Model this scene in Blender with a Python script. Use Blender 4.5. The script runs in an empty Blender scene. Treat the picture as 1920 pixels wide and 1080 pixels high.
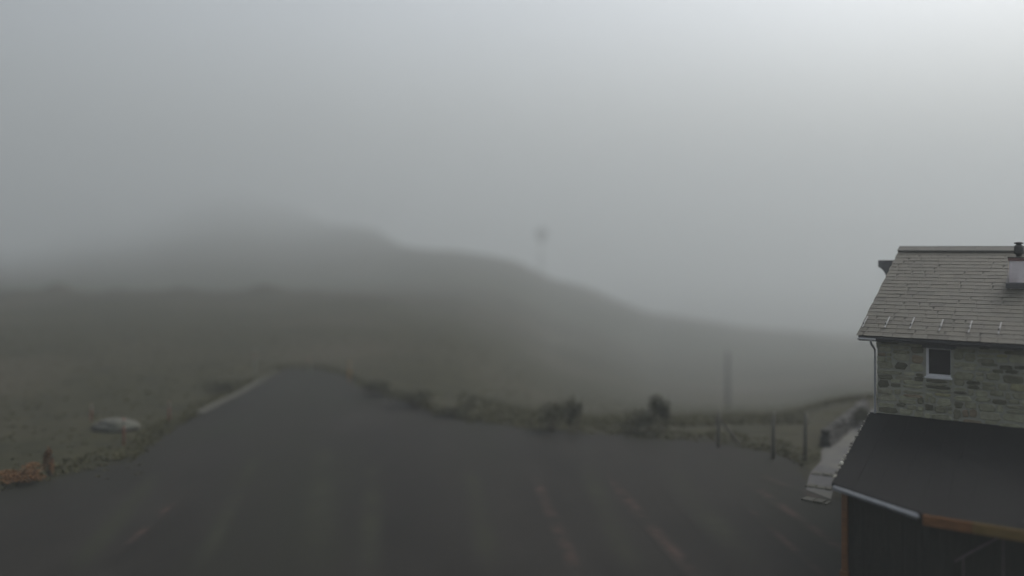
import bpy, bmesh, math, random
from mathutils import Vector, Matrix, noise
random.seed(7)
SC = bpy.context.scene
COL = SC.collection
F, HX, HY = 1663.0, 960.0, 462.0          # focal length and horizon of the 1920 px photograph
CAMH = 10.0                               # camera height above the car park; world z = 0 at the lens

def ray(px, py): return Vector(((px-HX)/F, 1.0, -(py-HY)/F))
def gnd(px, py, z=-10.0):
    r = ray(px, py); t = z/r.z
    return Vector((r.x*t, t, z))

# ------------------------------------------------------------------ helpers
def link(name, bm, mat, parent=None, smooth=False):
    me = bpy.data.meshes.new(name); bm.to_mesh(me); bm.free()
    if mat: me.materials.append(mat)
    if smooth:
        for p in me.polygons: p.use_smooth = True
    o = bpy.data.objects.new(name, me); COL.objects.link(o)
    if parent: o.parent = parent
    return o
def tag(o, label=None, cat=None, group=None, kind=None):
    if label: o['label'] = label
    if cat: o['category'] = cat
    if group: o['group'] = group
    if kind: o['kind'] = kind
    return o
def empty(name, loc, label, cat, group=None, rz=0.0):
    o = bpy.data.objects.new(name, None); COL.objects.link(o)
    o.location = loc; o.rotation_euler = (0, 0, rz); o.empty_display_size = .3
    return tag(o, label, cat, group)
def copy_tree(o, parent=None):
    c = o.copy(); COL.objects.link(c)
    if parent: c.parent = parent
    for ch in list(o.children): copy_tree(ch, c)
    return c
def colour_layer(bm):
    return bm.loops.layers.float_color.get('tone') or bm.loops.layers.float_color.new('tone')
def paint(bm, faces, c):
    lay = colour_layer(bm)
    for f in faces:
        for l in f.loops: l[lay] = (c[0], c[1], c[2], 1)
def box(bm, lo, hi, M=None, col=None):
    x0, y0, z0 = lo; x1, y1, z1 = hi
    v = [bm.verts.new(p) for p in ((x0,y0,z0),(x1,y0,z0),(x1,y1,z0),(x0,y1,z0),(x0,y0,z1),(x1,y0,z1),(x1,y1,z1),(x0,y1,z1))]
    if M is not None:
        for q in v: q.co = M @ q.co
    fs = [bm.faces.new([v[i] for i in f]) for f in ((0,3,2,1),(4,5,6,7),(0,1,5,4),(1,2,6,5),(2,3,7,6),(3,0,4,7))]
    if col: paint(bm, fs, col)
    return v, fs
def prism(bm, pts, off):
    """closed outline extruded along off"""
    off = Vector(off)
    a = [bm.verts.new(p) for p in pts]; b = [bm.verts.new(Vector(p)+off) for p in pts]
    n = len(pts); fs = [bm.faces.new(a[::-1]), bm.faces.new(b)]
    for i in range(n): fs.append(bm.faces.new((a[i], a[(i+1)%n], b[(i+1)%n], b[i])))
    return fs
def tube(bm, pts, radii, seg=8, cap=True):
    rings = []
    for i, p in enumerate(pts):
        p = Vector(p); d = (Vector(pts[min(i+1,len(pts)-1)]) - Vector(pts[max(i-1,0)])).normalized()
        u = d.cross(Vector((0,0,1)) if abs(d.z) < .9 else Vector((1,0,0))).normalized(); w = d.cross(u)
        r = radii[i] if isinstance(radii, (list, tuple)) else radii
        rings.append([bm.verts.new(p + (u*math.cos(2*math.pi*k/seg) + w*math.sin(2*math.pi*k/seg))*r) for k in range(seg)])
    for a, b in zip(rings, rings[1:]):
        for k in range(seg): bm.faces.new((a[k], a[(k+1)%seg], b[(k+1)%seg], b[k]))
    if cap: bm.faces.new(rings[0][::-1]); bm.faces.new(rings[-1])
def fix(bm):
    bmesh.ops.recalc_face_normals(bm, faces=bm.faces)
    return bm
def lathe(bm, prof, c=(0,0,0), seg=16):
    tube_pts = [(c[0], c[1], c[2]+z) for r, z in prof]
    rings = [[bm.verts.new((c[0]+r*math.cos(2*math.pi*k/seg), c[1]+r*math.sin(2*math.pi*k/seg), c[2]+z)) for k in range(seg)] for r, z in prof]
    for a, b in zip(rings, rings[1:]):
        for k in range(seg): bm.faces.new((a[k], a[(k+1)%seg], b[(k+1)%seg], b[k]))
    bm.faces.new(rings[0][::-1]); bm.faces.new(rings[-1])

# ------------------------------------------------------------------ materials
def mat(name, c1, c2, scale=3.0, rough=.8, bump=0.0, bscale=None, metal=0.0, tone=False, detail=6, spec=.3, c3=None, s3=.3, stretch=None):
    m = bpy.data.materials.new(name); m.use_nodes = True
    nt = m.node_tree; N = nt.nodes; L = nt.links; N.clear()
    out = N.new('ShaderNodeOutputMaterial'); b = N.new('ShaderNodeBsdfPrincipled'); L.new(b.outputs[0], out.inputs[0])
    tc = N.new('ShaderNodeTexCoord'); vec = tc.outputs['Object']
    if stretch:
        mp = N.new('ShaderNodeMapping'); mp.inputs['Scale'].default_value = stretch; L.new(vec, mp.inputs[0]); vec = mp.outputs[0]
    n = N.new('ShaderNodeTexNoise'); n.inputs['Scale'].default_value = scale; n.inputs['Detail'].default_value = detail; n.inputs['Roughness'].default_value = .62
    L.new(vec, n.inputs['Vector'])
    r = N.new('ShaderNodeValToRGB'); r.color_ramp.elements[0].position = .32; r.color_ramp.elements[1].position = .68
    r.color_ramp.elements[0].color = (*c1, 1); r.color_ramp.elements[1].color = (*c2, 1)
    L.new(n.outputs['Fac'], r.inputs[0]); c = r.outputs[0]
    if c3:
        n3 = N.new('ShaderNodeTexNoise'); n3.inputs['Scale'].default_value = s3; n3.inputs['Detail'].default_value = 5; L.new(vec, n3.inputs['Vector'])
        r3 = N.new('ShaderNodeValToRGB'); r3.color_ramp.elements[0].position = .48; r3.color_ramp.elements[1].position = .66; L.new(n3.outputs['Fac'], r3.inputs[0])
        mx = N.new('ShaderNodeMix'); mx.data_type = 'RGBA'; L.new(r3.outputs[0], mx.inputs[0]); L.new(c, mx.inputs[6]); mx.inputs[7].default_value = (*c3, 1); c = mx.outputs[2]
    if tone:
        at = N.new('ShaderNodeVertexColor'); at.layer_name = 'tone'
        mx = N.new('ShaderNodeMix'); mx.data_type = 'RGBA'; mx.blend_type = 'MULTIPLY'; mx.inputs[0].default_value = 1
        L.new(c, mx.inputs[6]); L.new(at.outputs[0], mx.inputs[7]); c = mx.outputs[2]
    L.new(c, b.inputs['Base Color'])
    rm = N.new('ShaderNodeMapRange'); rm.inputs[3].default_value = max(.05, rough-.12); rm.inputs[4].default_value = min(1, rough+.12)
    L.new(n.outputs['Fac'], rm.inputs[0]); L.new(rm.outputs[0], b.inputs['Roughness'])
    b.inputs['Metallic'].default_value = metal; b.inputs['Specular IOR Level'].default_value = spec
    if bump:
        nb = N.new('ShaderNodeTexNoise'); nb.inputs['Scale'].default_value = bscale or scale*4; nb.inputs['Detail'].default_value = 8; L.new(vec, nb.inputs['Vector'])
        bp = N.new('ShaderNodeBump'); bp.inputs['Strength'].default_value = bump; bp.inputs['Distance'].default_value = .05
        L.new(nb.outputs['Fac'], bp.inputs['Height']); L.new(bp.outputs[0], b.inputs['Normal'])
    return m
G = lambda v: (v, v, v)
M_slate  = mat('slate_tiles', (.058,.056,.043), (.088,.085,.066), 3.2, .62, .35, 22, tone=True, spec=.4)
M_ridge  = mat('ridge_slab', (.095,.094,.083), (.13,.129,.114), 3, .7, .3, 18)
M_stone  = mat('rubble_stone', (.24,.236,.175), (.39,.383,.285), 5, .85, .6, 25, tone=True)
M_mortar = mat('mortar', (.28,.277,.23), (.38,.375,.31), 4, .95, .5, 30)
M_plast  = mat('chimney_plaster', (.84,.76,.775), (.89,.82,.83), 3.5, .9, .2, 30, c3=(.68,.60,.61), s3=2)
M_black  = mat('black_roofing', (.011,.011,.0115), (.018,.018,.018), .8, .82, .15, 12, spec=.15)
M_dark   = mat('dark_metal', (.03,.032,.032), (.055,.056,.055), 6, .55, .1, 30, metal=.3)
M_zinc   = mat('zinc', (.30,.31,.325), (.44,.45,.47), 5, .42, .05, 30, metal=.25, spec=.5)
M_lead   = mat('lead_flashing', (.08,.082,.085), (.12,.12,.125), 5, .5, .15, 20, metal=.3)
M_frame  = mat('window_frame', (.66,.66,.67), (.76,.76,.77), 6, .5, .03, 40)
M_timber = mat('weathered_timber', (.075,.078,.08), (.125,.127,.128), 3, .8, .35, 20, stretch=(6,1,6))
M_rust   = mat('oiled_boards', (.13,.055,.02), (.22,.10,.035), 3, .75, .3, 18, stretch=(1,6,6))
M_ochre  = mat('ochre_boards', (.13,.085,.025), (.19,.125,.04), 3, .75, .3, 18, stretch=(1,6,6))
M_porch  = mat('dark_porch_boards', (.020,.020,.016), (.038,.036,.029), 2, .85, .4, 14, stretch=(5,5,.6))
M_pebble = mat('verge_stone', (.40,.39,.35), (.62,.61,.56), 7, .85, .3, 25, tone=True)
M_brick  = mat('cap_brick', (.15,.075,.07), (.21,.115,.105), 6, .85, .3, 25)
M_grass  = mat('alpine_turf', (.021,.0215,.012), (.046,.044,.025), .55, .95, .5, 3.0, c3=(.050,.046,.031), s3=.045, spec=.1)
M_blade  = mat('grass_blades', (.045,.045,.026), (.08,.076,.047), 1.2, .9, tone=True, spec=.1)
M_asph   = mat('wet_asphalt', (.0118,.0108,.0092), (.0255,.0238,.0208), .35, .8, .3, 60, c3=(.0185,.019,.014), s3=.16, spec=.12, stretch=(1,.35,1))
M_gravel = mat('pale_gravel', (.06,.06,.062), (.105,.105,.109), 1.4, .9, .6, 14, c3=(.12,.12,.105), s3=.35)
M_kerb   = mat('kerb_stone', (.058,.058,.046), (.09,.09,.073), 2.5, .85, .4, 20)
M_rock   = mat('pale_boulder', (.075,.075,.064), (.125,.125,.108), 1.6, .9, .6, 9, c3=(.11,.115,.09), s3=.9)
M_drock  = mat('dark_drystone', (.04,.04,.038), (.085,.083,.078), 3, .9, .6, 12, tone=True)
M_leaf   = mat('shrub_leaves', (.07,.071,.047), (.11,.109,.072), 1.5, .8, tone=True, spec=.15)
M_rleaf  = mat('rusty_leaves', (.13,.072,.036), (.21,.115,.06), 1.5, .85, tone=True, spec=.1)
M_needle = mat('pine_needles', (.022,.028,.02), (.05,.055,.035), .7, .85, tone=True, spec=.1)
M_bark   = mat('bark', (.06,.05,.04), (.11,.09,.07), 5, .9, .5, 20)
M_post   = mat('fence_timber', (.11,.107,.09), (.17,.163,.14), 5, .85, .4, 20)
M_pole   = mat('creosoted_pole', (.12,.12,.115), (.18,.18,.17), 4, .8, .3, 20)
M_wire   = mat('wire', (.12,.12,.12), (.18,.18,.18), 8, .5, metal=.6)
M_red    = mat('faded_red_paint', (.15,.065,.045), (.21,.09,.065), 4, .6, .1, 20)
M_wht    = mat('faded_pale_paint', (.15,.15,.125), (.21,.21,.18), 4, .6, .1, 20)
M_orange = mat('faded_orange_paint', (.22,.12,.045), (.30,.16,.06), 4, .6, .1, 20)

def worn(name, c1, c2, scale, lo, hi):
    """asphalt with a worn coat: patches flaked away, feathered at the long edges (UV)"""
    m = M_asph.copy(); m.name = name
    nt = m.node_tree; N = nt.nodes; L = nt.links
    b = next(n for n in N if n.type == 'BSDF_PRINCIPLED'); base = b.inputs['Base Color'].links[0].from_socket
    tc = N.new('ShaderNodeTexCoord'); n = N.new('ShaderNodeTexNoise'); n.inputs['Scale'].default_value = scale; n.inputs['Detail'].default_value = 7
    L.new(tc.outputs['Object'], n.inputs['Vector'])
    n2 = N.new('ShaderNodeTexNoise'); n2.inputs['Scale'].default_value = 2.5; L.new(tc.outputs['Object'], n2.inputs['Vector'])
    r = N.new('ShaderNodeValToRGB'); r.color_ramp.elements[0].color = (*c1,1); r.color_ramp.elements[1].color = (*c2,1); L.new(n2.outputs['Fac'], r.inputs[0])
    uv = N.new('ShaderNodeUVMap'); sp = N.new('ShaderNodeSeparateXYZ'); L.new(uv.outputs[0], sp.inputs[0])
    def edge(sock, k):
        a = N.new('ShaderNodeMath'); a.operation = 'PINGPONG'; a.inputs[1].default_value = .5; L.new(sock, a.inputs[0])
        r = N.new('ShaderNodeMapRange'); r.interpolation_type = 'SMOOTHSTEP'; r.inputs[1].default_value = 0; r.inputs[2].default_value = k; L.new(a.outputs[0], r.inputs[0]); return r.outputs[0]
    e = N.new('ShaderNodeMath'); e.operation = 'MULTIPLY'; L.new(edge(sp.outputs[1], .5), e.inputs[0]); L.new(edge(sp.outputs[0], .2), e.inputs[1])
    mr = N.new('ShaderNodeMapRange'); mr.inputs[1].default_value = lo; mr.inputs[2].default_value = hi; L.new(n.outputs['Fac'], mr.inputs[0])
    f = N.new('ShaderNodeMath'); f.operation = 'MULTIPLY'; L.new(mr.outputs[0], f.inputs[0]); L.new(e.outputs[0], f.inputs[1])
    mx = N.new('ShaderNodeMix'); mx.data_type = 'RGBA'; L.new(f.outputs[0], mx.inputs[0]); L.new(base, mx.inputs[6]); L.new(r.outputs[0], mx.inputs[7])
    L.new(mx.outputs[2], b.inputs['Base Color'])
    return m
M_line  = worn('worn_red_line', (.042,.028,.023), (.058,.039,.033), .7, .40, .64)
M_moss  = worn('mossy_seam', (.023,.0245,.0165), (.031,.032,.022), .35, .3, .65)

def glass():
    m = bpy.data.materials.new('dark_glass'); m.use_nodes = True
    b = m.node_tree.nodes['Principled BSDF']; N = m.node_tree.nodes; L = m.node_tree.links
    n = N.new('ShaderNodeTexNoise'); n.inputs['Scale'].default_value = 1.5
    r = N.new('ShaderNodeValToRGB'); r.color_ramp.elements[0].color = (.014,.014,.015,1); r.color_ramp.elements[1].color = (.03,.03,.033,1)
    L.new(n.outputs['Fac'], r.inputs[0]); L.new(r.outputs[0], b.inputs['Base Color']); b.inputs['Roughness'].default_value = .12; b.inputs['Specular IOR Level'].default_value = .35
    return m
M_glass = glass()

# ------------------------------------------------------------------ terrain
def zpx(py, r): return -(py-HY)/F*r
P = -10.0
# px : [(depth, height)] ; heights given through the elevation they reach
COLS = {
 -500: [(0,P),(200,zpx(545,200)),(240,zpx(553,240)),(300,zpx(545,300)),(500,zpx(500,500)),(700,zpx(468,700)),(860,zpx(455,860)),(1000,zpx(463,1000)),(1800,zpx(520,1800)),(3200,zpx(505,3200))],
 0:    [(0,P),(200,zpx(545,200)),(240,zpx(553,240)),(300,zpx(541,300)),(500,zpx(505,500)),(700,zpx(472,700)),(860,zpx(458,860)),(1000,zpx(466,1000)),(1800,zpx(520,1800)),(3200,zpx(505,3200))],
 200:  [(0,P),(200,zpx(545,200)),(240,zpx(553,240)),(300,zpx(540,300)),(450,zpx(495,450)),(600,zpx(460,600)),(750,zpx(425,750)),(860,zpx(402,860)),(1000,zpx(412,1000)),(1800,zpx(500,1800)),(3200,zpx(505,3200))],
 430:  [(0,P),(200,zpx(545,200)),(240,zpx(553,240)),(300,zpx(540,300)),(430,zpx(482,430)),(560,zpx(428,560)),(700,zpx(378,700)),(840,zpx(346,840)),(940,zpx(358,940)),(1300,zpx(440,1300)),(1800,zpx(490,1800)),(3200,zpx(505,3200))],
 560:  [(0,P),(195,zpx(547,195)),(235,zpx(553,235)),(300,zpx(540,300)),(430,zpx(488,430)),(560,zpx(438,560)),(680,zpx(402,680)),(800,zpx(383,800)),(900,zpx(394,900)),(1300,zpx(460,1300)),(1800,zpx(490,1800)),(3200,zpx(505,3200))],
 690:  [(0,P),(90,P),(180,zpx(553,180)),(230,zpx(554,230)),(330,zpx(528,330)),(470,zpx(470,470)),(600,zpx(432,600)),(700,zpx(422,700)),(790,zpx(436,790)),(1100,zpx(500,1100)),(1800,zpx(510,1800)),(3200,zpx(505,3200))],
 850:  [(0,P),(70,P),(92,zpx(645,92)),(180,zpx(580,180)),(290,zpx(535,290)),(420,zpx(490,420)),(520,zpx(466,520)),(600,zpx(478,600)),(900,zpx(540,900)),(1800,zpx(525,1800)),(3200,zpx(505,3200))],
 950:  [(0,P),(51,P),(62,zpx(762,62)),(95,zpx(690,95)),(140,zpx(640,140)),(210,zpx(590,210)),(300,zpx(545,300)),(400,zpx(508,400)),(490,zpx(480,490)),(580,zpx(495,580)),(900,zpx(560,900)),(1800,zpx(530,1800)),(3200,zpx(505,3200))],
 1050: [(0,P),(50,P),(60,zpx(782,60)),(100,zpx(738,100)),(150,zpx(690,150)),(220,zpx(642,220)),(300,zpx(598,300)),(400,zpx(552,400)),(480,zpx(526,480)),(570,zpx(545,570)),(900,zpx(585,900)),(1800,zpx(540,1800)),(3200,zpx(505,3200))],
 1250: [(0,P),(49,P),(58,zpx(784,58)),(120,zpx(758,120)),(200,zpx(715,200)),(300,zpx(655,300)),(400,zpx(607,400)),(470,zpx(590,470)),(560,zpx(605,560)),(900,zpx(610,900)),(1800,zpx(540,1800)),(3200,zpx(505,3200))],
 1450: [(0,P),(50,P),(58,zpx(780,58)),(120,zpx(762,120)),(200,zpx(724,200)),(300,zpx(670,300)),(390,zpx(632,390)),(460,zpx(618,460)),(560,zpx(630,560)),(900,zpx(615,900)),(1800,zpx(545,1800)),(3200,zpx(505,3200))],
 1620: [(0,P),(60,P),(70,zpx(745,70)),(120,zpx(735,120)),(200,zpx(710,200)),(300,zpx(668,300)),(390,zpx(640,390)),(460,zpx(631,460)),(560,zpx(640,560)),(900,zpx(615,900)),(1800,zpx(545,1800)),(3200,zpx(505,3200))],
 2500: [(0,P),(60,P),(70,zpx(745,70)),(120,zpx(735,120)),(200,zpx(710,200)),(300,zpx(668,300)),(390,zpx(640,390)),(460,zpx(631,460)),(560,zpx(640,560)),(900,zpx(615,900)),(1800,zpx(545,1800)),(3200,zpx(505,3200))],
}
KEYS = sorted(COLS)
for c_, k_ in ((-500,2.6),(0,2.7),(200,2.9),(430,3.1),(560,2.5),(690,1.1)):      # the hill on the left lies farther off
    t_ = []
    for d, z in COLS[c_]:
        if 300 < d <= 1000: n = 300+(d-300)*(1+k_*min(1,(d-300)/520)**1.5)
        elif 1000 < d < 3200: n = min(3100, max(300+700*(1+k_)+100, 300+(d-300)*(1+k_)*.8))
        else: n = d
        t_.append((n, z*n/d if d else z))
    COLS[c_] = [p for p in t_ if p[0] < 3200] + [t_[-1]]
def prof(c, d):
    t = COLS[c]
    for (a, za), (b, zb) in zip(t, t[1:]):
        if d <= b:
            k = (d-a)/(b-a); return za + (zb-za)*k
    return t[-1][1]
def height(px, d):
    px = min(max(px, KEYS[0]), KEYS[-1])
    for a, b in zip(KEYS, KEYS[1:]):
        if px <= b:
            k = (px-a)/(b-a); k = k*k*(3-2*k)
            z = prof(a, d)*(1-k) + prof(b, d)*k; break
    # soften the profile's kinks and add the land's own unevenness
    return z
def rough(x, y, d):
    if d < 62: return 0.0
    k = min(1, (d-62)/120)
    v = Vector((x, y, 0)); u = HX + F*x/max(y,1)
    bump = sum(h*math.exp(-((u-c)/w)**2) for c, w, h in ((110,26,1.9),(500,34,1.8),(40,18,.6),(220,20,.7),(345,30,.7),(590,22,.5)))*math.exp(-((d-200)/14)**2)
    return bump + k*(noise.fractal(v*.02, 1.0, 2.0, 4)*.0018*d + noise.fractal(v*.1, 1, 2, 3)*.28 + (noise.noise(v*.045+Vector((7,3,1)))**2)*1.6*math.exp(-((d-200)/35)**2))
def hz(x, y):
    d = max(y, 1.0); px = HX + F*x/d
    w = max(3.0, d*.05)
    z = sum(k*height(px+o*45, d+e*w) for o, e, k in ((0,-1,.15),(0,0,.3),(0,1,.15),(-1,0,.2),(1,0,.2))) if d > 40 else P
    return z + rough(x, y, d)
def make_ground():
    bm = bmesh.new()
    us = [-2.2,-1.7,-1.3,-1.05] + [-.85 + i*1.6/190 for i in range(191)] + [.95,1.3,1.7,2.2]
    ds = [-3200,-900,-200,-60,0,8,16,24,30,36,40,43,46,48,50,52,54,56,58,60,62,65,68,72,76]
    while ds[-1] < 3200: ds.append(ds[-1]*1.03 + .5)
    rows = []
    for d in ds:
        row = []
        for u in us:
            dd = max(abs(d), 8); x = u*dd
            z = hz(x, d) if d > 0 else P
            row.append(bm.verts.new((x, d, z)))
        rows.append(row)
    for a, b in zip(rows, rows[1:]):
        for i in range(len(us)-1): bm.faces.new((a[i], a[i+1], b[i+1], b[i]))
    o = link('ground', fix(bm), M_grass, smooth=True)
    if o.data.polygons[500].normal.z < 0: o.data.flip_normals()
    return tag(o, kind='structure')
make_ground()

# ------------------------------------------------------------------ car park, kerb, path, markings
def densify(pts, step, amp, closed=True, seed=0):
    out = []
    n = len(pts)
    for i in range(n if closed else n-1):
        a, b = Vector(pts[i]), Vector(pts[(i+1)%n]); k = max(1, int((b-a).length/step))
        for j in range(k):
            p = a.lerp(b, j/k); s = Vector((p.x*.35+seed, p.y*.35, seed))
            out.append(p + Vector((noise.noise(s), noise.noise(s+Vector((9,4,2))), 0))*amp)
    if not closed: out.append(Vector(pts[-1]))
    return out
def sheet(name, pts, z, m):
    bm = bmesh.new(); vs = [bm.verts.new((p.x, p.y, z)) for p in pts]
    es = [bm.edges.new((vs[i], vs[(i+1)%len(vs)])) for i in range(len(vs))]
    bmesh.ops.triangle_fill(bm, use_beauty=True, edges=es)
    for f in bm.faces:
        f.normal_update()
        if f.normal.z < 0: f.normal_flip()
    o = link(name, bm, m); tag(o, kind='structure'); return o
LOT = [(-230,965),(0,922),(150,886),(250,862),(310,815),(390,766),(450,738),(500,712),(535,692),(600,692),(650,704),(690,730),(750,752),(830,778),(900,792),(1000,808),(1150,818),(1350,832),(1450,850),(1500,872),(1535,930)]
lot = [gnd(*p) for p in LOT]
edge_pts = [p + Vector((noise.noise(p*2.3), noise.noise(p*2.3+Vector((5,1,3))), 0))*.28 for p in densify(lot, .25, .4, closed=False)]
M_dirt = mat('dirt_shoulder', (.014,.014,.0095), (.034,.033,.023), .9, .95, .5, 12, c3=(.030,.027,.019), s3=.5, spec=.1)
sh = []
_c = Vector((0,22,P))
for i_, p in enumerate(densify(lot, .35, .3, closed=False, seed=8)):
    o_ = p-_c; o_.z = 0; o_.normalize()
    sh.append(p + o_*(.55 + 1.1*abs(noise.noise(Vector((i_*.09,1,2)))) + .5*noise.noise(Vector((i_*.6,4,2)))))
sheet('verge', [q for q in sh if q.x < 11.5 or q.y > 40] + [Vector((14,34,P)), Vector((14,24,P)), Vector((-20,22,P))], P+.010, M_dirt)
near = [Vector((16,30,P)), Vector((24,22,P)), Vector((24,2,P)), Vector((-24,2,P)), Vector((-24,26,P))]
sheet('car_park', edge_pts + near, P+.02, M_asph)

GP = [(1508,930),(1556,938),(1578,880),(1604,838),(1632,800),(1662,770),(1612,766),(1578,808),(1540,850),(1520,895)]
sheet('path', densify([gnd(*p) for p in GP], .8, .18), P+.03, M_gravel)

def ribbon(name, p0, p1, w, m, z):
    a, b = gnd(*p0), gnd(*p1); d = (b-a).normalized(); s = Vector((-d.y, d.x, 0))*w/2
    bm = bmesh.new(); uv = bm.loops.layers.uv.new('UVMap')
    n = 12; prev = None
    for i in range(n+1):
        p = a.lerp(b, i/n); q = (bm.verts.new((p.x-s.x, p.y-s.y, z)), bm.verts.new((p.x+s.x, p.y+s.y, z)))
        if prev:
            f = bm.faces.new((prev[0], prev[1], q[1], q[0]))
            for l, c in zip(f.loops, (((i-1)/n,0),((i-1)/n,1),(i/n,1),(i/n,0))): l[uv].uv = c
        prev = q
    for f in bm.faces:
        f.normal_update()
        if f.normal.z < 0: f.normal_flip()
    o = link(name, bm, m); tag(o, kind='structure'); return o
for i, (a, b, w, m) in enumerate([
    ((1000,890),(1092,1095),.75,M_line), ((602,890),(566,1095),.34,M_line), ((345,925),(215,1045),.55,M_line),
    ((1128,885),(1318,1095),.85,M_line), ((1395,900),(1670,1095),.75,M_line), ((1400,950),(1560,1095),.55,M_line),
    ((1420,890),(1560,945),.7,M_line), ((490,840),(360,1095),1.1,M_moss), ((700,860),(690,1095),1.3,M_moss),
    ((880,870),(925,1095),1.3,M_moss), ((1090,860),(1200,1095),1.4,M_moss), ((1240,870),(1440,1095),1.8,M_moss), ((610,830),(590,1095),1.8,M_moss), ((300,880),(120,1095),1.4,M_moss)]):
    ribbon('road_marking' if m is M_line else 'pavement_seam', a, b, w, m, P+.024+.004*(m is M_line)+.0006*i)

def kerb_run():
    bm = bmesh.new()
    pts = [gnd(*p) for p in ((372,777),(410,757),(450,738),(486,716),(520,696))]
    for a, b in zip(pts, pts[1:]):
        L = (b-a).length; n = max(1, int(L/1.1)); d = (b-a).normalized(); ang = math.atan2(d.y, d.x)
        for i in range(n):
            c = a.lerp(b, (i+.5)/n); M = Matrix.Translation(c + Vector((0,0,random.uniform(-.02,.02)))) @ Matrix.Rotation(ang+random.uniform(-.05,.05), 4, 'Z')
            box(bm, (-.5*L/n+.01,-.26,-.1), (.5*L/n-.01,.26,.13), M)
    bmesh.ops.bevel(bm, geom=bm.edges[:], offset=.035, segments=2, affect='EDGES')
    tag(link('kerb', bm, M_kerb), kind='structure')
kerb_run()

# ------------------------------------------------------------------ house
A0 = math.atan2(-.581, .814)
P0 = Vector((11.67, 30.0, P))
house = empty('stone_house', P0, 'grey stone house with slate roof, plastered chimney and black lean-to roof', 'house', rz=A0)
DX = Vector((math.cos(A0), math.sin(A0), 0)); DY = Vector((-math.sin(A0), math.cos(A0), 0))
def to_local(p):
    q = p - P0; return Vector((q.dot(DX), q.dot(DY), q.z))
EZ, RY, RZ = 7.01, 6.5, 9.91
SL = (RZ-EZ)/RY
XR = 10.6                                   # right verge, outside the picture
def on_front(px, py, Y=.5):                 # pixel -> point of the front wall
    r = ray(px, py); t = (P0.dot(DY)+Y)/r.dot(DY); return to_local(r*t)
def on_roof(px, py):
    r = ray(px, py); c = P0.dot(DY)
    # z = EZ + SL*Y
    t = (P + EZ - SL*c)/(r.z - SL*r.dot(DY)); return to_local(r*t)

# body of the walls (mortar core), with the front opening for the window
wl = on_front(1736,649); wr = on_front(1783,709)
WX0, WX1, WZ1, WZ0 = wl.x, wr.x, wl.z-.02, wr.z
bm = bmesh.new()
X0, X1, YF, YB = .54, 10.05, .5, 12.5
top = EZ + SL*YF - .10
def vq(*pts): return bm.faces.new([bm.verts.new(p) for p in pts])
xs = [X0, WX0, WX1, X1]; zs = [0, WZ0, WZ1, top]
for i in range(3):
    for j in range(3):
        if i == 1 and j == 1: continue
        vq((xs[i],YF,zs[j]), (xs[i+1],YF,zs[j]), (xs[i+1],YF,zs[j+1]), (xs[i],YF,zs[j+1]))
R = .22                                     # reveal
vq((WX0,YF,WZ0),(WX1,YF,WZ0),(WX1,YF+R,WZ0),(WX0,YF+R,WZ0)); vq((WX0,YF,WZ1),(WX0,YF+R,WZ1),(WX1,YF+R,WZ1),(WX1,YF,WZ1))
vq((WX0,YF,WZ0),(WX0,YF+R,WZ0),(WX0,YF+R,WZ1),(WX0,YF,WZ1)); vq((WX1,YF,WZ0),(WX1,YF,WZ1),(WX1,YF+R,WZ1),(WX1,YF+R,WZ0))
for X in (X0, X1):
    vq((X,YF,0),(X,YB,0),(X,YB,top),(X,RY,RZ-.16),(X,YF,top))
vq((X0,YB,0),(X1,YB,0),(X1,YB,top),(X0,YB,top))
link('wall_core', fix(bm), M_mortar, house).name = 'wall'

def stone_outline(bm, x0, x1, z0, z1, face, tone):
    """an irregular rubble stone standing proud of the wall; face maps (u, v, h) to the wall"""
    w, h = x1-x0, z1-z0
    n = random.choice((6,7,8)); pts = []
    for k in range(n):
        a = 2*math.pi*(k+random.uniform(-.25,.25))/n
        cx = abs(math.cos(a))**.55*math.copysign(1, math.cos(a)); cz = abs(math.sin(a))**.55*math.copysign(1, math.sin(a))
        pts.append((x0+w/2+cx*w/2*random.uniform(.88,1.0), z0+h/2+cz*h/2*random.uniform(.85,1.0)))
    pr = random.uniform(.012,.065)
    back = [bm.verts.new(face(u,v,-.02)) for u, v in pts]
    mid = [bm.verts.new(face(u,v,pr*.6)) for u, v in pts]
    cu, cv = x0+w/2, z0+h/2
    fr = [bm.verts.new(face(cu+(u-cu)*.86, cv+(v-cv)*.82, pr+random.uniform(-.006,.006))) for u, v in pts]
    fs = []
    for a, b in ((back,mid),(mid,fr)):
        for k in range(n): fs.append(bm.faces.new((a[k],a[(k+1)%n],b[(k+1)%n],b[k])))
    fs.append(bm.faces.new(fr)); paint(bm, fs, tone)
def tone_stone():
    r = random.random(); v = random.uniform(.72,1.12)
    if r < .10: return (v*.88, v*.74, v*.69)          # reddish
    if r < .24: return (v*.48, v*.47, v*.44)          # dark
    if r < .28: return (v*1.02, v*.98, v*.78)         # lichen yellow
    if r < .38: return (v*1.15, v*1.13, v*1.12)
    return (v, v*1.0, v*.94)
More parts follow.
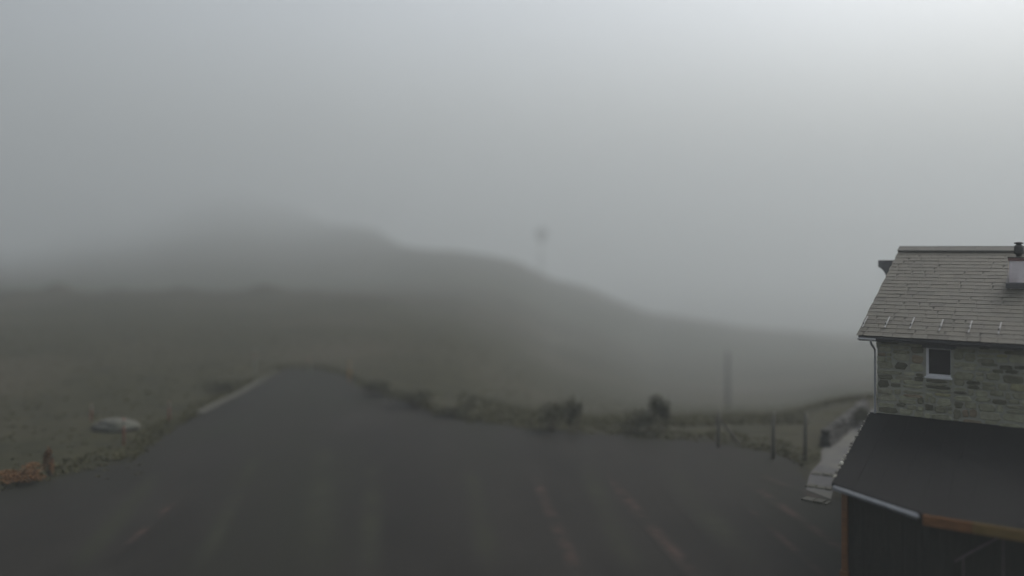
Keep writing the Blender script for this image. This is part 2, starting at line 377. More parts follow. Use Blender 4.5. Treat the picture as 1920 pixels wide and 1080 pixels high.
def rubble(bm, u0, u1, v0, v1, face, skip=None, h=(.13,.31), w=(.16,.80)):
    v = v0
    while v < v1-.05:
        hh = min(random.uniform(*h), v1-v); u = u0 + random.uniform(0,.02)
        while u < u1-.04:
            ww = min(random.uniform(*w)*(1 if hh > .15 else 1.1), u1-u)
            if u1-u-ww < .1: ww = u1-u
            dv = random.uniform(-.05,.05)
            a, b, c, d = u+.008, u+ww-.008, max(v+.008+dv, v0), min(v+hh-.008+dv*.5, v1)
            if not (skip and b > skip[0]-.05 and a < skip[1]+.05 and d > skip[2]-.05 and c < skip[3]+.05):
                if hh > .19 and random.random() < .3:      # two thin stones instead of one
                    m_ = (c+d)/2+random.uniform(-.03,.03)
                    stone_outline(bm,a,b,c,m_-.006,face,tone_stone()); stone_outline(bm,a,b,m_+.006,d,face,tone_stone())
                else: stone_outline(bm,a,b,c,d,face,tone_stone())
            u += ww
        v += hh
bm = bmesh.new(); colour_layer(bm)
f_front = lambda u, v, h: (u, YF-h, v)
SK = (WX0, WX1, WZ0-.04, WZ1+.1)
# stones beside and around the window follow its jambs
rubble(bm, X0-.01, WX0-.05, 4.1, top-.02, f_front)
rubble(bm, WX0-.05, WX1+.05, 4.1, WZ0-.07, f_front)
rubble(bm, WX1+.05, X1, 4.1, top-.02, f_front)
rubble(bm, YF, 9.0, 3.0, top-.02, lambda u, v, h: (X0-h, u, v), h=(.18,.34), w=(.3,.8))
link('stone_facing', fix(bm), M_stone, house)
# timber lintel over the window
bm = bmesh.new(); box(bm, (WX0-.16,YF-.05,WZ1-.03), (WX1+.16,YF+.05,WZ1+.11)); bmesh.ops.bevel(bm, geom=bm.edges[:], offset=.012, segments=1, affect='EDGES')
link('lintel', bm, M_timber, house)
# window
win = None
bm = bmesh.new(); t_ = .075; y0, y1 = YF+.02, YF+.10
box(bm, (WX0+.004,y0,WZ0+.004), (WX0+t_,y1,WZ1-.034)); box(bm, (WX1-.03,y0+.1,WZ0+t_), (WX1-.004,y1+.05,WZ1-.034))
box(bm, (WX0+t_,y0+.1,WZ1-.075), (WX1-.03,y1+.05,WZ1-.034))
box(bm, (WX0+t_,y0,WZ0+.004), (WX1-.004,y1-.01,WZ0+t_+.01))
win = link('window', bm, M_frame, house)
bm = bmesh.new(); box(bm, (WX0+t_*.6,YF+.14,WZ0+.03), (WX1-.02,YF+.16,WZ1-.04)); link('pane', bm, M_glass, win)
bm = bmesh.new(); box(bm, (WX0-.03,YF-.075,WZ0-.055), (WX1+.04,YF+.03,WZ0+.008)); bmesh.ops.bevel(bm, geom=bm.edges[:], offset=.01, segments=2, affect='EDGES'); link('sill', bm, M_frame, win)

# main roof: deck + individually laid slabs
def roofpt(x, s, h):                          # s along the slope (horizontal run), h square to it
    n = Vector((0,-SL,1)).normalized(); return Vector((x, s, EZ+SL*s)) + n*h
bm = bmesh.new(); colour_layer(bm)
fs = prism(bm, [roofpt(.06,.06,-.10), roofpt(.06,.06,-.02), Vector((.06,RY,RZ-.03)), Vector((.06,2*RY-.06,EZ+.04)), Vector((.06,2*RY-.06,EZ-.06)), Vector((.06,RY,RZ-.14))], (XR-.12,0,0))
paint(bm, fs, (.7,.7,.7))
rows = 25; step = RY/rows
for side in (0, 1):
    for j in range(rows):
        x = -random.uniform(.0,.14)
        s0 = j*step; e = .012*random.random()
        while x < XR:
            w = random.uniform(.3,.62); xa, xb = max(x, -.03*random.random()), min(x+w-random.choice((.012,.018,.018,.05)), XR)
            if xb-xa > .03:
                v = random.choice((1,1,1,1,.94,1.04,.92,1.06,.97,1.03)) * random.uniform(.94,1.04)
                if random.random() < .06: v *= .75
                th = random.uniform(.008,.013); lift = random.uniform(.0,.004); jit = random.uniform(-.012,.008); sk = random.uniform(-.005,.005)
                tn = random.uniform(-.015,.025)
                pts = []
                for (xx, ss, hh) in ((xa,s0-.03+jit+sk,.006+lift),(xb,s0-.03+jit-sk,.006+lift),(xb,s0+step*1.25,-.006),(xa,s0+step*1.25,-.006)):
                    p = roofpt(xx, ss, hh); q = roofpt(xx, ss, hh+th)
                    if side: p.y, q.y = 2*RY-p.y, 2*RY-q.y
                    pts.append((p, q))
                lo = [bm.verts.new(p) for p, q in pts]; hi = [bm.verts.new(q) for p, q in pts]
                F_ = [bm.faces.new(hi if not side else hi[::-1])]
                for k in range(4): F_.append(bm.faces.new((lo[k],lo[(k+1)%4],hi[(k+1)%4],hi[k])))
                paint(bm, F_, (v*(1+tn), v, v*(1-tn)))
            x += w
link('roof', fix(bm), M_slate, house)
bm = bmesh.new()
x = -.03
while x < XR:
    w = random.uniform(1.1,1.5); x2 = min(x+w-.01, XR); dz = random.uniform(0,.012)
    for sgn in (-1, 1):
        prism(bm, [Vector((x, RY+sgn*-.012, RZ+.045+dz)), Vector((x, RY+sgn*-.012, RZ+.10+dz)), Vector((x, RY+sgn*.36, RZ+.10-.36*SL+dz)), Vector((x, RY+sgn*.36, RZ+.05-.36*SL+dz))], (x2-x,0,0))
    x += w
link('ridge_cap', fix(bm), M_ridge, house)
# eave board and gutter
bm = bmesh.new(); box(bm, (.05,.035,EZ-.19), (XR-.1,.075,EZ-.04)); link('fascia', bm, M_timber, house)
bm = bmesh.new()
def gutter(bm, x0, x1, y, z, r=.065):
    pro = [(y+math.cos(math.pi+math.pi*k/8)*r, z+math.sin(math.pi+math.pi*k/8)*r) for k in range(9)]
    pro += [(y+math.cos(-math.pi*k/8)*(r-.008), z+math.sin(-math.pi*k/8)*(r-.008)) for k in range(9)]
    prism(bm, [Vector((x0,a,b)) for a, b in pro], (x1-x0,0,0))
gutter(bm, .62, XR-.1, -.045, EZ-.075); link('gutter', fix(bm), M_lead, house)
bm = bmesh.new(); gutter(bm, .03, .60, -.045, EZ-.09, .062); g2 = link('gutter', fix(bm), M_frame, house); g2['label'] = 'bright zinc end of the gutter'
bm = bmesh.new(); tube(bm, [(.44,-.03,EZ-.14),(.44,.1,EZ-.3),(.475,.42,EZ-.5),(.475,.44,EZ-.8),(.475,.44,4.3),(.475,.44,1.5)], .038, 8); link('downpipe', fix(bm), M_zinc, house, True)
# exposed rafter feet below the eave
x = .7; raf = None
while x < XR-.3:
    if raf is None:
        bm = bmesh.new(); prism(bm, [Vector((0,.09,EZ-.2)),Vector((0,.09,EZ-.07)),Vector((0,.62,EZ+.13)),Vector((0,.62,EZ-.02))], (.1,0,0))
        raf = r_ = link('rafter_foot', fix(bm), M_timber, house)
    else: r_ = raf.copy(); COL.objects.link(r_); r_.parent = house
    r_.location = (x,0,0); x += .8
# ridge purlin end with a curved corbel beyond the left verge
bm = bmesh.new()
ya, yb = RY-.15, RY+.15
def tip(px, py):                              # pixel -> point in the plane Y = ya
    r = ray(px, py); t = (P0.dot(DY)+ya)/r.dot(DY); return to_local(r*t)
o_ = [tip(1646.5,488), tip(1646.5,500.5)] + [tip(*p) for p in ((1651,502.5),(1655,506),(1658,510),(1660,514.5))] + [tip(1672,540), tip(1700,540), tip(1700,488)]
prism(bm, [Vector((p.x,ya,p.z)) for p in o_], (0,yb-ya,0))
link('roof_bracket', fix(bm), mat('grey_timber', (.15,.152,.155), (.22,.22,.222), 3, .8, .35, 20), house)
# barge boards under the left verge
bm = bmesh.new()
for sgn in (-1, 1):
    prism(bm, [Vector((.02,RY+sgn*6.4,EZ-.12)),Vector((.02,RY+sgn*6.4,EZ-.0)),Vector((.02,RY,RZ-.06)),Vector((.02,RY,RZ-.2))], (.035,0,0)) if sgn < 0 else \
    prism(bm, [Vector((.02,RY+.005,RZ-.2)),Vector((.02,RY+.005,RZ-.06)),Vector((.02,RY+6.4,EZ-.0)),Vector((.02,RY+6.4,EZ-.12))], (.035,0,0))
link('barge_board', fix(bm), M_timber, house)
# snow guards
def guard_mesh():
    bm = bmesh.new()
    s = .8
    def q(x, sl, h): n = Vector((0,-SL,1)).normalized(); d = Vector((0,1,SL)).normalized(); return Vector((x,0,0)) + d*sl + n*h
    prism(bm, [q(-.02,0,.06),q(.02,0,.06),q(.02,0,.082),q(-.02,0,.082)], Vector((0,1,SL)).normalized()*s)
    prism(bm, [q(-.014,.2,.082),q(-.014,.23,.082),q(-.014,.23,.17),q(-.014,.2,.17)], (.028,0,0))
    return fix(bm)
g0 = None
for px, py in ((1617,617),(1659,618),(1706,620),(1761,624),(1816,627),(1872,630),(1925,633)):
    p = on_roof(px, py)
    if g0 is None: g0 = link('snow_guard', guard_mesh(), mat('galvanised', (.22,.22,.22), (.32,.32,.32), 6, .5, .05, 30), house); g = g0
    else: g = g0.copy(); COL.objects.link(g); g.parent = house
    g.location = (p.x, p.y, EZ+SL*p.y)
# a fallen slate piece lying pale beside the last guard
# chimney
c = on_roof(1890, 545)
cx0, cy0 = c.x+.02, c.y+.12
CW, CD = .56, .62; cz = on_roof(1890,545).z
ztop = cz + 1.12
bm = bmesh.new(); box(bm, (cx0,cy0,cz-.3), (cx0+CW,cy0+CD,ztop)); bmesh.ops.bevel(bm, geom=bm.edges[:], offset=.015, segments=2, affect='EDGES')
chim = link('chimney', bm, M_plast, house)
bm = bmesh.new(); prism(bm, [Vector((cx0-.1,cy0-.06,EZ+SL*(cy0-.06)+.05)),Vector((cx0-.1,cy0-.06,EZ+SL*(cy0-.06)+.22)),Vector((cx0-.1,cy0+CD+.05,EZ+SL*(cy0+CD+.05)+.30)),Vector((cx0-.1,cy0+CD+.05,EZ+SL*(cy0+CD+.05)+.05))], (CW+.2,0,0))
link('flashing', fix(bm), M_lead, chim)
bm = bmesh.new(); box(bm, (cx0-.03,cy0-.03,ztop-.10), (cx0+CW+.03,cy0+CD+.03,ztop-.002)); link('cap_course', bm, M_brick, chim)
bm = bmesh.new(); box(bm, (cx0-.05,cy0-.05,ztop), (cx0+CW+.05,cy0+CD+.05,ztop+.045)); bmesh.ops.bevel(bm, geom=bm.edges[:], offset=.01, segments=1, affect='EDGES'); link('cap_slab', bm, M_kerb, chim)
bm = bmesh.new(); lathe(bm, [(.09,0),(.09,.06),(.135,.09),(.15,.13),(.15,.32),(.135,.37),(.085,.40),(.085,.43),(.14,.44),(.15,.475),(.05,.50)], (cx0+CW*.46, cy0+CD*.5, ztop+.045), 18)
link('cowl', fix(bm), M_dark, chim, True)

# lean-to with the black roof
T1 = Vector((.315,.44,4.35)); K = 1.41/4.54
def lz(y): return 4.35 + (y-.44)*K
E1, E2, E3 = Vector((.316,-4.10,0)), Vector((2.97,-4.90,0)), Vector((XR,-4.86,0))
def lp(v, h=0): return Vector((v.x, v.y, lz(v.y)+h))
outl = [Vector((.315,.47,0)), E1, E2, E3, Vector((XR,.47,0))]
bm = bmesh.new()
prism(bm, [lp(v,-.12) for v in outl], (0,0,.12))
link('porch_roof', fix(bm), M_black, house)
# standing seams of the black sheeting, barely raised
bm = bmesh.new()
x = .95
while x < XR:
    yb_ = E1.y + (E2.y-E1.y)*min(1,(x-E1.x)/(E2.x-E1.x)) + .02
    prism(bm, [lp(Vector((x,.45,0)),.002), lp(Vector((x,yb_,0)),.002), lp(Vector((x,yb_,0)),.010), lp(Vector((x,.45,0)),.010)], (.03,0,0)); x += .62
link('porch_seams', fix(bm), M_black, house)
# pebbly verge
bm = bmesh.new(); colour_layer(bm)
y = .3
while y > -4.0:
    s = random.uniform(.02,.045); ctr = Vector((.315-.02+random.uniform(-.03,.03), y, lz(y)+random.uniform(-.02,.04)))
    r = bmesh.ops.create_icosphere(bm, subdivisions=1, radius=s, matrix=Matrix.Translation(ctr) @ Matrix.Rotation(random.uniform(0,3),4,'Z') @ Matrix.Diagonal((1,1.5,.8,1)))
    fs = list({f for v in r['verts'] for f in v.link_faces}); v_ = random.choice((.2,.35,.5,.65,.85)); paint(bm, fs, (v_,v_,v_*.95))
    y -= random.uniform(.05,.11)
tag(link('verge_stones', bm, M_pebble, house), kind='stuff')
bm = bmesh.new(); colour_layer(bm)
r = bmesh.ops.create_icosphere(bm, subdivisions=2, radius=.06, matrix=Matrix.Translation((.30,-3.0,lz(-3.0)+.03)))
paint(bm, list({f for v in r['verts'] for f in v.link_faces}), (1.4,1.4,1.35))
link('verge_stone', bm, M_pebble, house, True)['label'] = 'pale round stone at the foot of the verge'
# eaves of the lean-to: pale gutter on the canted corner, boards on the long side
def board(bm, a, b, z0, z1, t0, t1):
    d = (b-a).normalized(); n = Vector((d.y,-d.x,0))
    pts = []
    for p, zz in ((a, lz(a.y)), (b, lz(b.y))):
        pts.append([p+n*t0+Vector((0,0,zz+z0)), p+n*t1+Vector((0,0,zz+z0)), p+n*t1+Vector((0,0,zz+z1)), p+n*t0+Vector((0,0,zz+z1))])
    va = [bm.verts.new(p) for p in pts[0]]; vb = [bm.verts.new(p) for p in pts[1]]
    bm.faces.new(va[::-1]); bm.faces.new(vb)
    for k in range(4): bm.faces.new((va[k],va[(k+1)%4],vb[(k+1)%4],vb[k]))
bm = bmesh.new(); board(bm, E1+Vector((.05,-.0,0)), E2-(E2-E1)*.02, -.19, -.03, .004, .12); bmesh.ops.bevel(bm, geom=bm.edges[:], offset=.05, segments=3, affect='EDGES'); link('porch_gutter', fix(bm), M_zinc, house, True)
E2b = E2 + (E3-E2)*.16
bm = bmesh.new(); board(bm, E2+Vector((.02,0,0)), E2b, -.30, -.02, .004, .08); link('eave_board', fix(bm), M_rust, house)
bm = bmesh.new(); board(bm, E2b+Vector((.01,0,0)), E3, -.30, -.02, .004, .08); link('eave_board', fix(bm), M_ochre, house)
# porch walls
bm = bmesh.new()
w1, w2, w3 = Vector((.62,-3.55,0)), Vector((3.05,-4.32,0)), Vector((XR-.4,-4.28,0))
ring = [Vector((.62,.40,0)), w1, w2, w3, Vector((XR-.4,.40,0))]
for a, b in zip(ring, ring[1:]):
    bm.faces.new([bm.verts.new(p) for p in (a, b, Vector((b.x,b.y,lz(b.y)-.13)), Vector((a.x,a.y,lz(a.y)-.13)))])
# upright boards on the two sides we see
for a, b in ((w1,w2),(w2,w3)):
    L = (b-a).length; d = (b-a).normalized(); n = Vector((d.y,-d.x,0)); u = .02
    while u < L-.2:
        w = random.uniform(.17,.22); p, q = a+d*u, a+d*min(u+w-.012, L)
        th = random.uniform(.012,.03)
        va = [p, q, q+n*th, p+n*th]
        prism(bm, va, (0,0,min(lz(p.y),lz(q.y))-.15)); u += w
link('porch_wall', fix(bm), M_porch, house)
bm = bmesh.new(); box(bm, (.50,-3.72,0), (.66,-3.56,lz(-3.72)-.14)); box(bm, (.46,-3.76,0), (.70,-3.52,.25)); link('porch_post', bm, M_rust, house)
# diagonal handrail on the long porch side
bm = bmesh.new()
def on_porch(px, py, Y=-4.55):
    r = ray(px, py); t = (P0.dot(DY)+Y)/r.dot(DY); return to_local(r*t)
ra, rb = on_porch(1790,1052), on_porch(1960,958)
tube(bm, [ra, rb], .04, 8)
for k in (.1,.55,.95):
    p = ra.lerp(rb, k); tube(bm, [(p.x,p.y,0),(p.x,p.y,p.z)], .025, 6)
hr = link('handrail', fix(bm), mat('brown_rail', (.075,.062,.062), (.11,.092,.09), 4, .7), house)

# ------------------------------------------------------------------ plants, stones
def leafy(bm, centre, rad, n, size, squash=(.25,1.0), seed=0, clumps=9):
    rnd = random.Random(seed); colour_layer(bm)
    cl = []
    for _ in range(clumps):
        a = rnd.uniform(0,6.283); rr = rnd.random()**.6*.75
        cl.append((Vector((centre[0]+math.cos(a)*rr*rad[0], centre[1]+math.sin(a)*rr*rad[1], centre[2]+rnd.uniform(-.45,.7)*rad[2]*(1-rr*.5))), rnd.uniform(.28,.5), rnd.uniform(.65,1.3)))
    for i in range(n):
        c_, s_, v_ = rnd.choice(cl)
        d = Vector((rnd.gauss(0,1), rnd.gauss(0,1), rnd.gauss(0,1))).normalized()*(rnd.random()**.4)
        p = c_ + Vector((d.x*rad[0], d.y*rad[1], d.z*rad[2]))*s_
        u = Vector((rnd.gauss(0,1), rnd.gauss(0,1), rnd.gauss(0,.7))).normalized(); w = u.orthogonal().normalized()
        w = (Matrix.Rotation(rnd.uniform(0,6.28),3,u) @ w)
        L = size*rnd.uniform(.6,1.4); W = L*rnd.uniform(.3,.55)
        q = [bm.verts.new(p-u*L/2), bm.verts.new(p+w*W/2), bm.verts.new(p+u*L/2), bm.verts.new(p-w*W/2)]
        t = v_*rnd.uniform(.75,1.25); paint(bm, [bm.faces.new(q)], (t,t,t*.95))
def shrub(name, px, py, w, h, label, m=None, seed=1, depth_r=None, group=None, lean=0, n=1500, leaf=.13):
    b = gnd(px, py); z = hz(b.x, b.y); b.z = z
    root = empty(name, b, label, 'shrub', group)
    bm = bmesh.new(); leafy(bm, (lean*h*.3,0,h*.5), (w/2,depth_r or w*.35,h*.55), n, leaf, seed=seed, clumps=max(7,int(w*5)))
    for v in bm.verts: v.co.z = max(v.co.z, .02)
    link('foliage', bm, m or M_leaf, root)
    bm = bmesh.new(); rnd = random.Random(seed+50)
    for k in range(max(5,int(w*4))):
        a = rnd.uniform(0,6.28); r_ = rnd.uniform(.1,.85)
        e = Vector((math.cos(a)*r_*w/2+lean*h*.3, math.sin(a)*r_*w*.25, h*rnd.uniform(.55,.98)))
        tube(bm, [(e.x*.4,e.y*.3,-.05),(e.x*.75,e.y*.7,e.z*.5),tuple(e)], [.03,.02,.008], 5)
    link('stem', fix(bm), M_bark, root)
    return root
GS = 'low shrubs along the edge of the car park'
shrub('shrub', 1034, 808, 3.0, 1.7, 'broad dark shrub with a flat ragged top at the far car park edge', seed=3, group=GS)
shrub('shrub', 1076, 808, 1.1, 1.9, 'narrow upright shrub standing beside the flat-topped dark shrub', seed=4, group=GS, n=900)
shrub('shrub', 1190, 810, 3.0, 1.3, 'low dark shrub sloping up to a taller peaked shrub', seed=5, group=GS, lean=.8)
shrub('shrub', 1238, 810, 1.9, 2.1, 'tall peaked shrub left of the utility pole', seed=6, group=GS)
shrub('shrub', 708, 742, 3.4, 1.1, 'low spreading dark shrub by the far corner of the car park', seed=7, group=GS)
shrub('shrub', 778, 762, 4.0, 1.2, 'widest low dark shrub along the curving car park edge', seed=8, group=GS, n=2200)
shrub('shrub', 850, 782, 2.6, .6, 'lowest dark shrub of the row on the curving car park edge', seed=9, group=GS)
shrub('shrub', 420, 735, 3.0, .8, 'dark shrub behind the pale kerb stones', seed=11, group=GS)
shrub('rusty_shrub', 42, 906, 2.6, .8, 'low rust-brown shrub on the near left edge of the car park', M_rleaf, seed=10, n=1700, leaf=.10)
shrub('rusty_shrub', 92, 893, .6, 1.35, 'thin upright orange-brown shrub beside the low rusty one', M_rleaf, seed=12, n=700, leaf=.10)

def boulder(name, px, py, sx, sy, sz, label, m, seed, group=None):
    b = gnd(px, py); b.z = hz(b.x,b.y)
    bm = bmesh.new(); bmesh.ops.create_icosphere(bm, subdivisions=4, radius=1)
    for v in bm.verts:
        d = v.co.normalized(); k = 1 + .28*noise.noise(d*1.3+Vector((seed,0,0))) + .12*noise.noise(d*3.5+Vector((0,seed,0))) + .05*noise.noise(d*9)
        # facet it a little
        v.co = Vector((d.x*sx*k, d.y*sy*k, max(-.15, d.z*sz*k + sz*.45)))
    o = link(name, bm, m, smooth=True); o.location = b
    return tag(o, label, 'boulder', group)
boulder('boulder', 217, 806, 1.2, .8, .44, 'pale rounded boulder lying on the grass left of the car park', M_rock, 2)

# grass tussocks
def tussocks():
    bm = bmesh.new(); colour_layer(bm); rnd = random.Random(5)
    def tuft(x, y, s, t):
        z = hz(x, y)
        for k in range(9):
            a = rnd.uniform(0,6.28); lean = rnd.uniform(.4,1.3)*s; h = s*rnd.uniform(.35,.8); w = .03
            d = Vector((math.cos(a), math.sin(a), 0)); n = Vector((-d.y, d.x, 0))*w; o = Vector((x+rnd.uniform(-.12,.12), y+rnd.uniform(-.12,.12), z))
            q = [bm.verts.new(o-n), bm.verts.new(o+n), bm.verts.new(o+d*lean+Vector((0,0,h)))]
            v = t*rnd.uniform(.8,1.2); paint(bm, [bm.faces.new(q)], (v, v, v*.9))
    pts = densify(lot, .12, .3, closed=False, seed=3)
    cen = Vector((0,20,P))
    for p in pts:
        out = (p-cen); out.z = 0; out.normalize()
        if p.y < 40 and p.x > 12: continue
        for _ in range(3):
            q = p + out*rnd.uniform(-.15,3.0)**1.0
            tuft(q.x, q.y, rnd.uniform(.10,.30), rnd.uniform(.85,1.25))
    for _ in range(3600):
        y = rnd.uniform(38,110); u = rnd.uniform(-.75,.4); x = u*y
        if u > -.3 and y < 50 : continue
        if -.42 < u < -.04 and y < 78 and (HX+F*u) > 250 + (y-42)*9 - 40 and not y > 74: continue
        tuft(x, y, rnd.uniform(.08,.26), rnd.uniform(.85,1.25))
    for _ in range(2600):                       # ragged lip where the ground falls away to the right
        px = rnd.uniform(860,1640); y = rnd.uniform(50,62)
        if px > 1510 and y < 58: continue
        tuft((px-HX)/F*y, y, rnd.uniform(.15,.45), rnd.uniform(.7,1.1))
    tag(link('grass', bm, M_blade), kind='stuff')
tussocks()

# ------------------------------------------------------------------ poles, posts, fence, steps, wall
def utility_pole():
    b = Vector(((1365-HX)/F*108, 108, 0)); b.z = hz(b.x,b.y)
    root = empty('utility_pole', b, 'tall grey pole on the foggy slope, rising above the fence posts', 'pole')
    H = b.z and (-(660-HY)/F*b.y - b.z)
    bm = bmesh.new(); tube(bm, [(0,0,-.3),(0,0,H*.5),(0.02,0,H)], [.24,.22,.18], 12); link('shaft', fix(bm), M_pole, root, True)
    bm = bmesh.new(); lathe(bm, [(.2,0),(.2,.03),(.02,.1)], (0.02,0,H), 12); link('cap', fix(bm), M_lead, root)
utility_pole()
FX = [(1347,838,768),(1450,860,772),(1510,862,772)]
def fence():
    b0 = gnd(1450,860)
    root = empty('wire_fence', b0, 'wire fence on dark timber posts beside the pale path', 'fence')
    tops = []
    for px, py, pt in FX:
        b = gnd(px, py); H = -(pt-HY)/F*b.y - P; bm = bmesh.new()
        l = b - b0; tube(bm, [(l.x,l.y,-.2),(l.x,l.y,H*.6),(l.x+.03,l.y,H)], [.09,.085,.07], 9); tops.append((l, H))
        link('post', fix(bm), M_post, root, True)
    for k in (.3,.55,.85):
        bm = bmesh.new()
        for (a, ha), (c, hc) in zip(tops, tops[1:]):
            p = a+Vector((0,-.1,ha*k)); q = c+Vector((0,-.1,hc*k)); mid = (p+q)/2-Vector((0,0,.05)); tube(bm, [p, mid, q], .006, 5)
        link('wire', fix(bm), M_wire, root)
    a, ha = tops[0]                                 # raking strut of the first post
    bm = bmesh.new(); tube(bm, [a+Vector((.05,.0,ha*.75)), a+Vector((1.2,.2,.0))], [.06,.06], 7); link('strut', fix(bm), M_post, root)
fence()
def marker_pole(px, py, top, label, m, r=.055):
    b = gnd(px, py); b.z = hz(b.x,b.y); H = -(top-HY)/F*b.y - b.z
    root = empty('snow_pole', b, label, 'marker pole', 'snow marker poles around the car park')
    bm = bmesh.new(); tube(bm, [(0,0,-.2),(.01,0,H*.5),(.0,.0,H)], [r,r*.95,r*.8], 8); link('pole', fix(bm), m, root, True)
    bm = bmesh.new(); lathe(bm, [(r*1.15,0),(r*1.15,.22),(r*.5,.26)], (0,0,H*.72), 8); link('band', fix(bm), M_wht if m is not M_wht else M_red, root)
marker_pole(232, 836, 783, 'thin red snow pole standing in front of the large pale boulder', M_red)
marker_pole(317, 790, 752, 'thin red snow pole between the pale boulder and the kerb', M_red)
marker_pole(171, 790, 758, 'thin red snow pole just left of the large pale boulder', M_red)
marker_pole(655, 716, 678, 'orange snow pole at the far corner of the car park', M_orange, .08)
marker_pole(478, 708, 655, 'pale snow pole behind the end of the kerb', M_wht, .06)
marker_pole(581, 700, 668, 'pale snow pole at the middle of the far car park edge', M_wht, .06)

def steps():
    for (p, q, w, lab) in (((1506,936),(1556,946),.5,'lowest of three pale stone steps at the foot of the gravel path'), ((1512,911),(1562,919),.5,'middle one of three pale stone steps on the gravel path'), ((1522,888),(1570,894),.5,'topmost of three pale stone steps on the gravel path')):
        a, b = gnd(*p), gnd(*q); d = (b-a); L = d.length; ang = math.atan2(d.y,d.x); c = (a+b)/2
        bm = bmesh.new(); x = -L/2
        while x < L/2:
            ww = min(random.uniform(.35,.6), L/2-x); box(bm, (x+.01,-w/2,-.05), (x+ww-.01,w/2+random.uniform(-.04,.04),.075+random.uniform(-.015,.02))); x += ww
        bmesh.ops.bevel(bm, geom=bm.edges[:], offset=.025, segments=2, affect='EDGES')
        o = link('stone_step', bm, M_kerb); o.location = c; o.rotation_euler = (0,0,ang)
        tag(o, lab, 'step', 'stone steps by the house')
steps()
def drywall():
    a, b = gnd(1548,838), gnd(1622,775); d = b-a; L = d.length; ang = math.atan2(d.y,d.x)
    bm = bmesh.new(); colour_layer(bm); rnd = random.Random(3)
    for row in range(6):
        u = -rnd.uniform(0,.2)
        while u < L:
            w = rnd.uniform(.18,.55); z0 = row*.13
            v_ = rnd.uniform(.6,1.3)
            vs, fs = box(bm, (u,-.28+rnd.uniform(-.04,.04)+row*.02,z0), (min(u+w,L)-.02,.28+rnd.uniform(-.04,.04)-row*.02,z0+.13-.006+rnd.uniform(0,.02 if row<5 else .1)), None, (v_,v_,v_))
            for v in vs: v.co += Vector((rnd.uniform(-.025,.025),rnd.uniform(-.03,.03),rnd.uniform(-.012,.012)))
            u += w
    bmesh.ops.bevel(bm, geom=bm.edges[:], offset=.02, segments=1, affect='EDGES')
    o = link('drystone_wall', bm, M_drock); o.location = a; o.rotation_euler = (0,0,ang)
    tag(o, 'low dark drystone wall running beside the pale path left of the house', 'wall')
drywall()
shrub('shrub', 1610, 800, 1.6, 1.3, 'dark shrub at the end of the drystone wall by the house corner', seed=21, group=GS)

# ------------------------------------------------------------------ lone pine on the far ridge
def pine(px, d, top, crown_bot, label, seed):
    x = (px-HX)/F*d; z = hz(x, d); H = -(top-HY)/F*d - z; hb = -(crown_bot-HY)/F*d - z
    root = empty('pine_tree', (x,d,z), label, 'tree'); rnd = random.Random(seed)
    bm = bmesh.new(); tube(bm, [(0,0,-.5),(-.1,.0,H*.4),(.15,0,H*.75),(0,0,H*.96)], [.3,.24,.16,.05], 9)
    for k in range(16):
        h = rnd.uniform(hb,H*.93); a = rnd.uniform(0,6.28); L = 3.0*(1-(h-hb)/(H-hb))**.6+.8
        tube(bm, [(0,0,h),(math.cos(a)*L*.6,math.sin(a)*L*.6,h+.2),(math.cos(a)*L,math.sin(a)*L,h+.8)], [.12,.08,.03], 5)
    link('trunk', fix(bm), M_bark, root)
    bm = bmesh.new(); leafy(bm, (0,0,(H+hb)/2), (4.6,4.6,(H-hb)/2*1.2), 2600, .9, seed=seed, clumps=22); leafy(bm, (-.8,0,hb*.45), (2.6,2.6,hb*.6), 420, .8, seed=seed+1, clumps=16); link('crown', bm, M_needle, root)
pine(1015, 640, 428, 458, 'lone slim pine standing faintly on the foggy ridge', 4)

# ------------------------------------------------------------------ haze
bm = bmesh.new(); box(bm, (-8000,-3400,-150), (8000,3400,200))
hzm = bpy.data.materials.new('fog'); hzm.use_nodes = True
N = hzm.node_tree.nodes; N.clear(); out = N.new('ShaderNodeOutputMaterial'); pv = N.new('ShaderNodeVolumePrincipled')
pv.inputs['Color'].default_value = (.695,.733,.745,1); pv.inputs['Density'].default_value = .0020; pv.inputs['Anisotropy'].default_value = .4
hzm.node_tree.links.new(pv.outputs[0], out.inputs['Volume'])
tag(link('haze', fix(bm), hzm), kind='stuff')

# ------------------------------------------------------------------ light
SUN_EL, SUN_AZ = math.radians(54), math.radians(58)        # azimuth measured to the right of the view
sd = Vector((math.sin(SUN_AZ)*math.cos(SUN_EL), math.cos(SUN_AZ)*math.cos(SUN_EL), math.sin(SUN_EL)))
sun = bpy.data.lights.new('sun', 'SUN'); sun.energy = 1.1; sun.angle = math.radians(25); sun.color = (1,.985,.965)
so = bpy.data.objects.new('sun', sun); COL.objects.link(so); so.rotation_euler = (-sd).to_track_quat('-Z','Y').to_euler()
w = bpy.data.worlds.new('World'); SC.world = w; w.use_nodes = True
N = w.node_tree.nodes; L = w.node_tree.links; N.clear()
out = N.new('ShaderNodeOutputWorld'); bg = N.new('ShaderNodeBackground'); L.new(bg.outputs[0], out.inputs[0])
sky = N.new('ShaderNodeTexSky'); sky.sky_type = 'NISHITA'; sky.sun_disc = False; sky.sun_elevation = SUN_EL; sky.sun_rotation = SUN_AZ; sky.dust_density = 6; sky.air_density = 1.2; sky.ozone_density = 1.0
hs = N.new('ShaderNodeHueSaturation'); hs.inputs['Saturation'].default_value = .50; L.new(sky.outputs[0], hs.inputs['Color'])
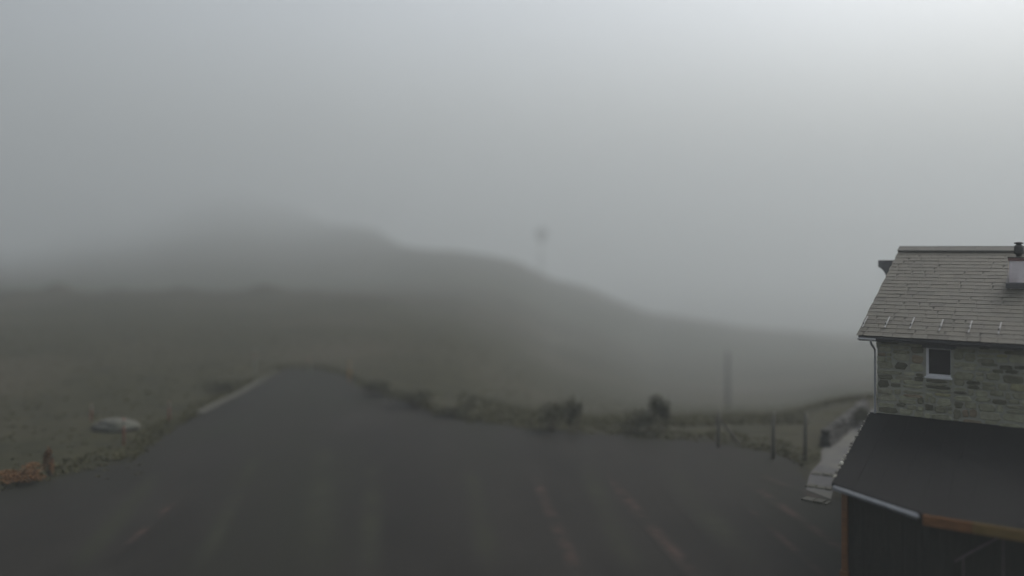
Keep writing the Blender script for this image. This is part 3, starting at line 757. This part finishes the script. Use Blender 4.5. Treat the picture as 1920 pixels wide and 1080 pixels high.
# overcast: brighter overhead than at the horizon, with the slow unevenness of a cloud deck
tc = N.new('ShaderNodeTexCoord'); sp = N.new('ShaderNodeSeparateXYZ'); L.new(tc.outputs['Generated'], sp.inputs[0])
mr = N.new('ShaderNodeFloatCurve'); cv = mr.mapping.curves[0]        # 1.0 on the curve = 4 times the clear sky
cv.points[0].location = (0, .14); cv.points[1].location = (1, .24)
for x_, y_ in ((.05,.30),(.14,.58),(.30,.63),(.55,.40)): cv.points.new(x_, y_)
mr.mapping.update(); L.new(sp.outputs[2], mr.inputs['Value'])
q4 = N.new('ShaderNodeMath'); q4.operation = 'MULTIPLY'; q4.inputs[1].default_value = 4; L.new(mr.outputs[0], q4.inputs[0]); mr = q4
nz = N.new('ShaderNodeTexNoise'); nz.inputs['Scale'].default_value = 2.2; nz.inputs['Detail'].default_value = 3; L.new(tc.outputs['Generated'], nz.inputs['Vector'])
nr = N.new('ShaderNodeMapRange'); nr.inputs[3].default_value = .88; nr.inputs[4].default_value = 1.12; L.new(nz.outputs['Fac'], nr.inputs[0])
mm = N.new('ShaderNodeMath'); mm.operation = 'MULTIPLY'; L.new(mr.outputs[0], mm.inputs[0]); L.new(nr.outputs[0], mm.inputs[1])
rx = N.new('ShaderNodeMapRange'); rx.inputs[1].default_value = -.5; rx.inputs[2].default_value = .42; rx.inputs[3].default_value = .86; rx.inputs[4].default_value = 1.55; L.new(sp.outputs[0], rx.inputs[0])
m2 = N.new('ShaderNodeMath'); m2.operation = 'MULTIPLY'; L.new(mm.outputs[0], m2.inputs[0]); L.new(rx.outputs[0], m2.inputs[1]); mm = m2
vm = N.new('ShaderNodeVectorMath'); vm.operation = 'SCALE'; L.new(hs.outputs[0], vm.inputs[0]); L.new(mm.outputs[0], vm.inputs['Scale'])
L.new(vm.outputs[0], bg.inputs[0]); bg.inputs[1].default_value = .079

# ------------------------------------------------------------------ camera
cam = bpy.data.cameras.new('camera'); co = bpy.data.objects.new('camera', cam); COL.objects.link(co); SC.camera = co
cam.sensor_width = 36; cam.lens = 36*F/1920; cam.clip_start = .1; cam.clip_end = 20000
co.location = (0,0,0); co.rotation_euler = (math.radians(90),0,0); cam.shift_y = -(540-HY)/1920
cam.dof.use_dof = True; cam.dof.focus_distance = 31; cam.dof.aperture_fstop = .0312/.52

SC.view_settings.view_transform = 'Standard'; SC.view_settings.look = 'None'; SC.view_settings.gamma = 1; SC.view_settings.exposure = 0
cy = SC.cycles
cy.use_denoising = True; cy.denoiser = 'OPENIMAGEDENOISE'
cy.max_bounces = 6; cy.diffuse_bounces = 3; cy.glossy_bounces = 2; cy.volume_bounces = 3; cy.transparent_max_bounces = 16
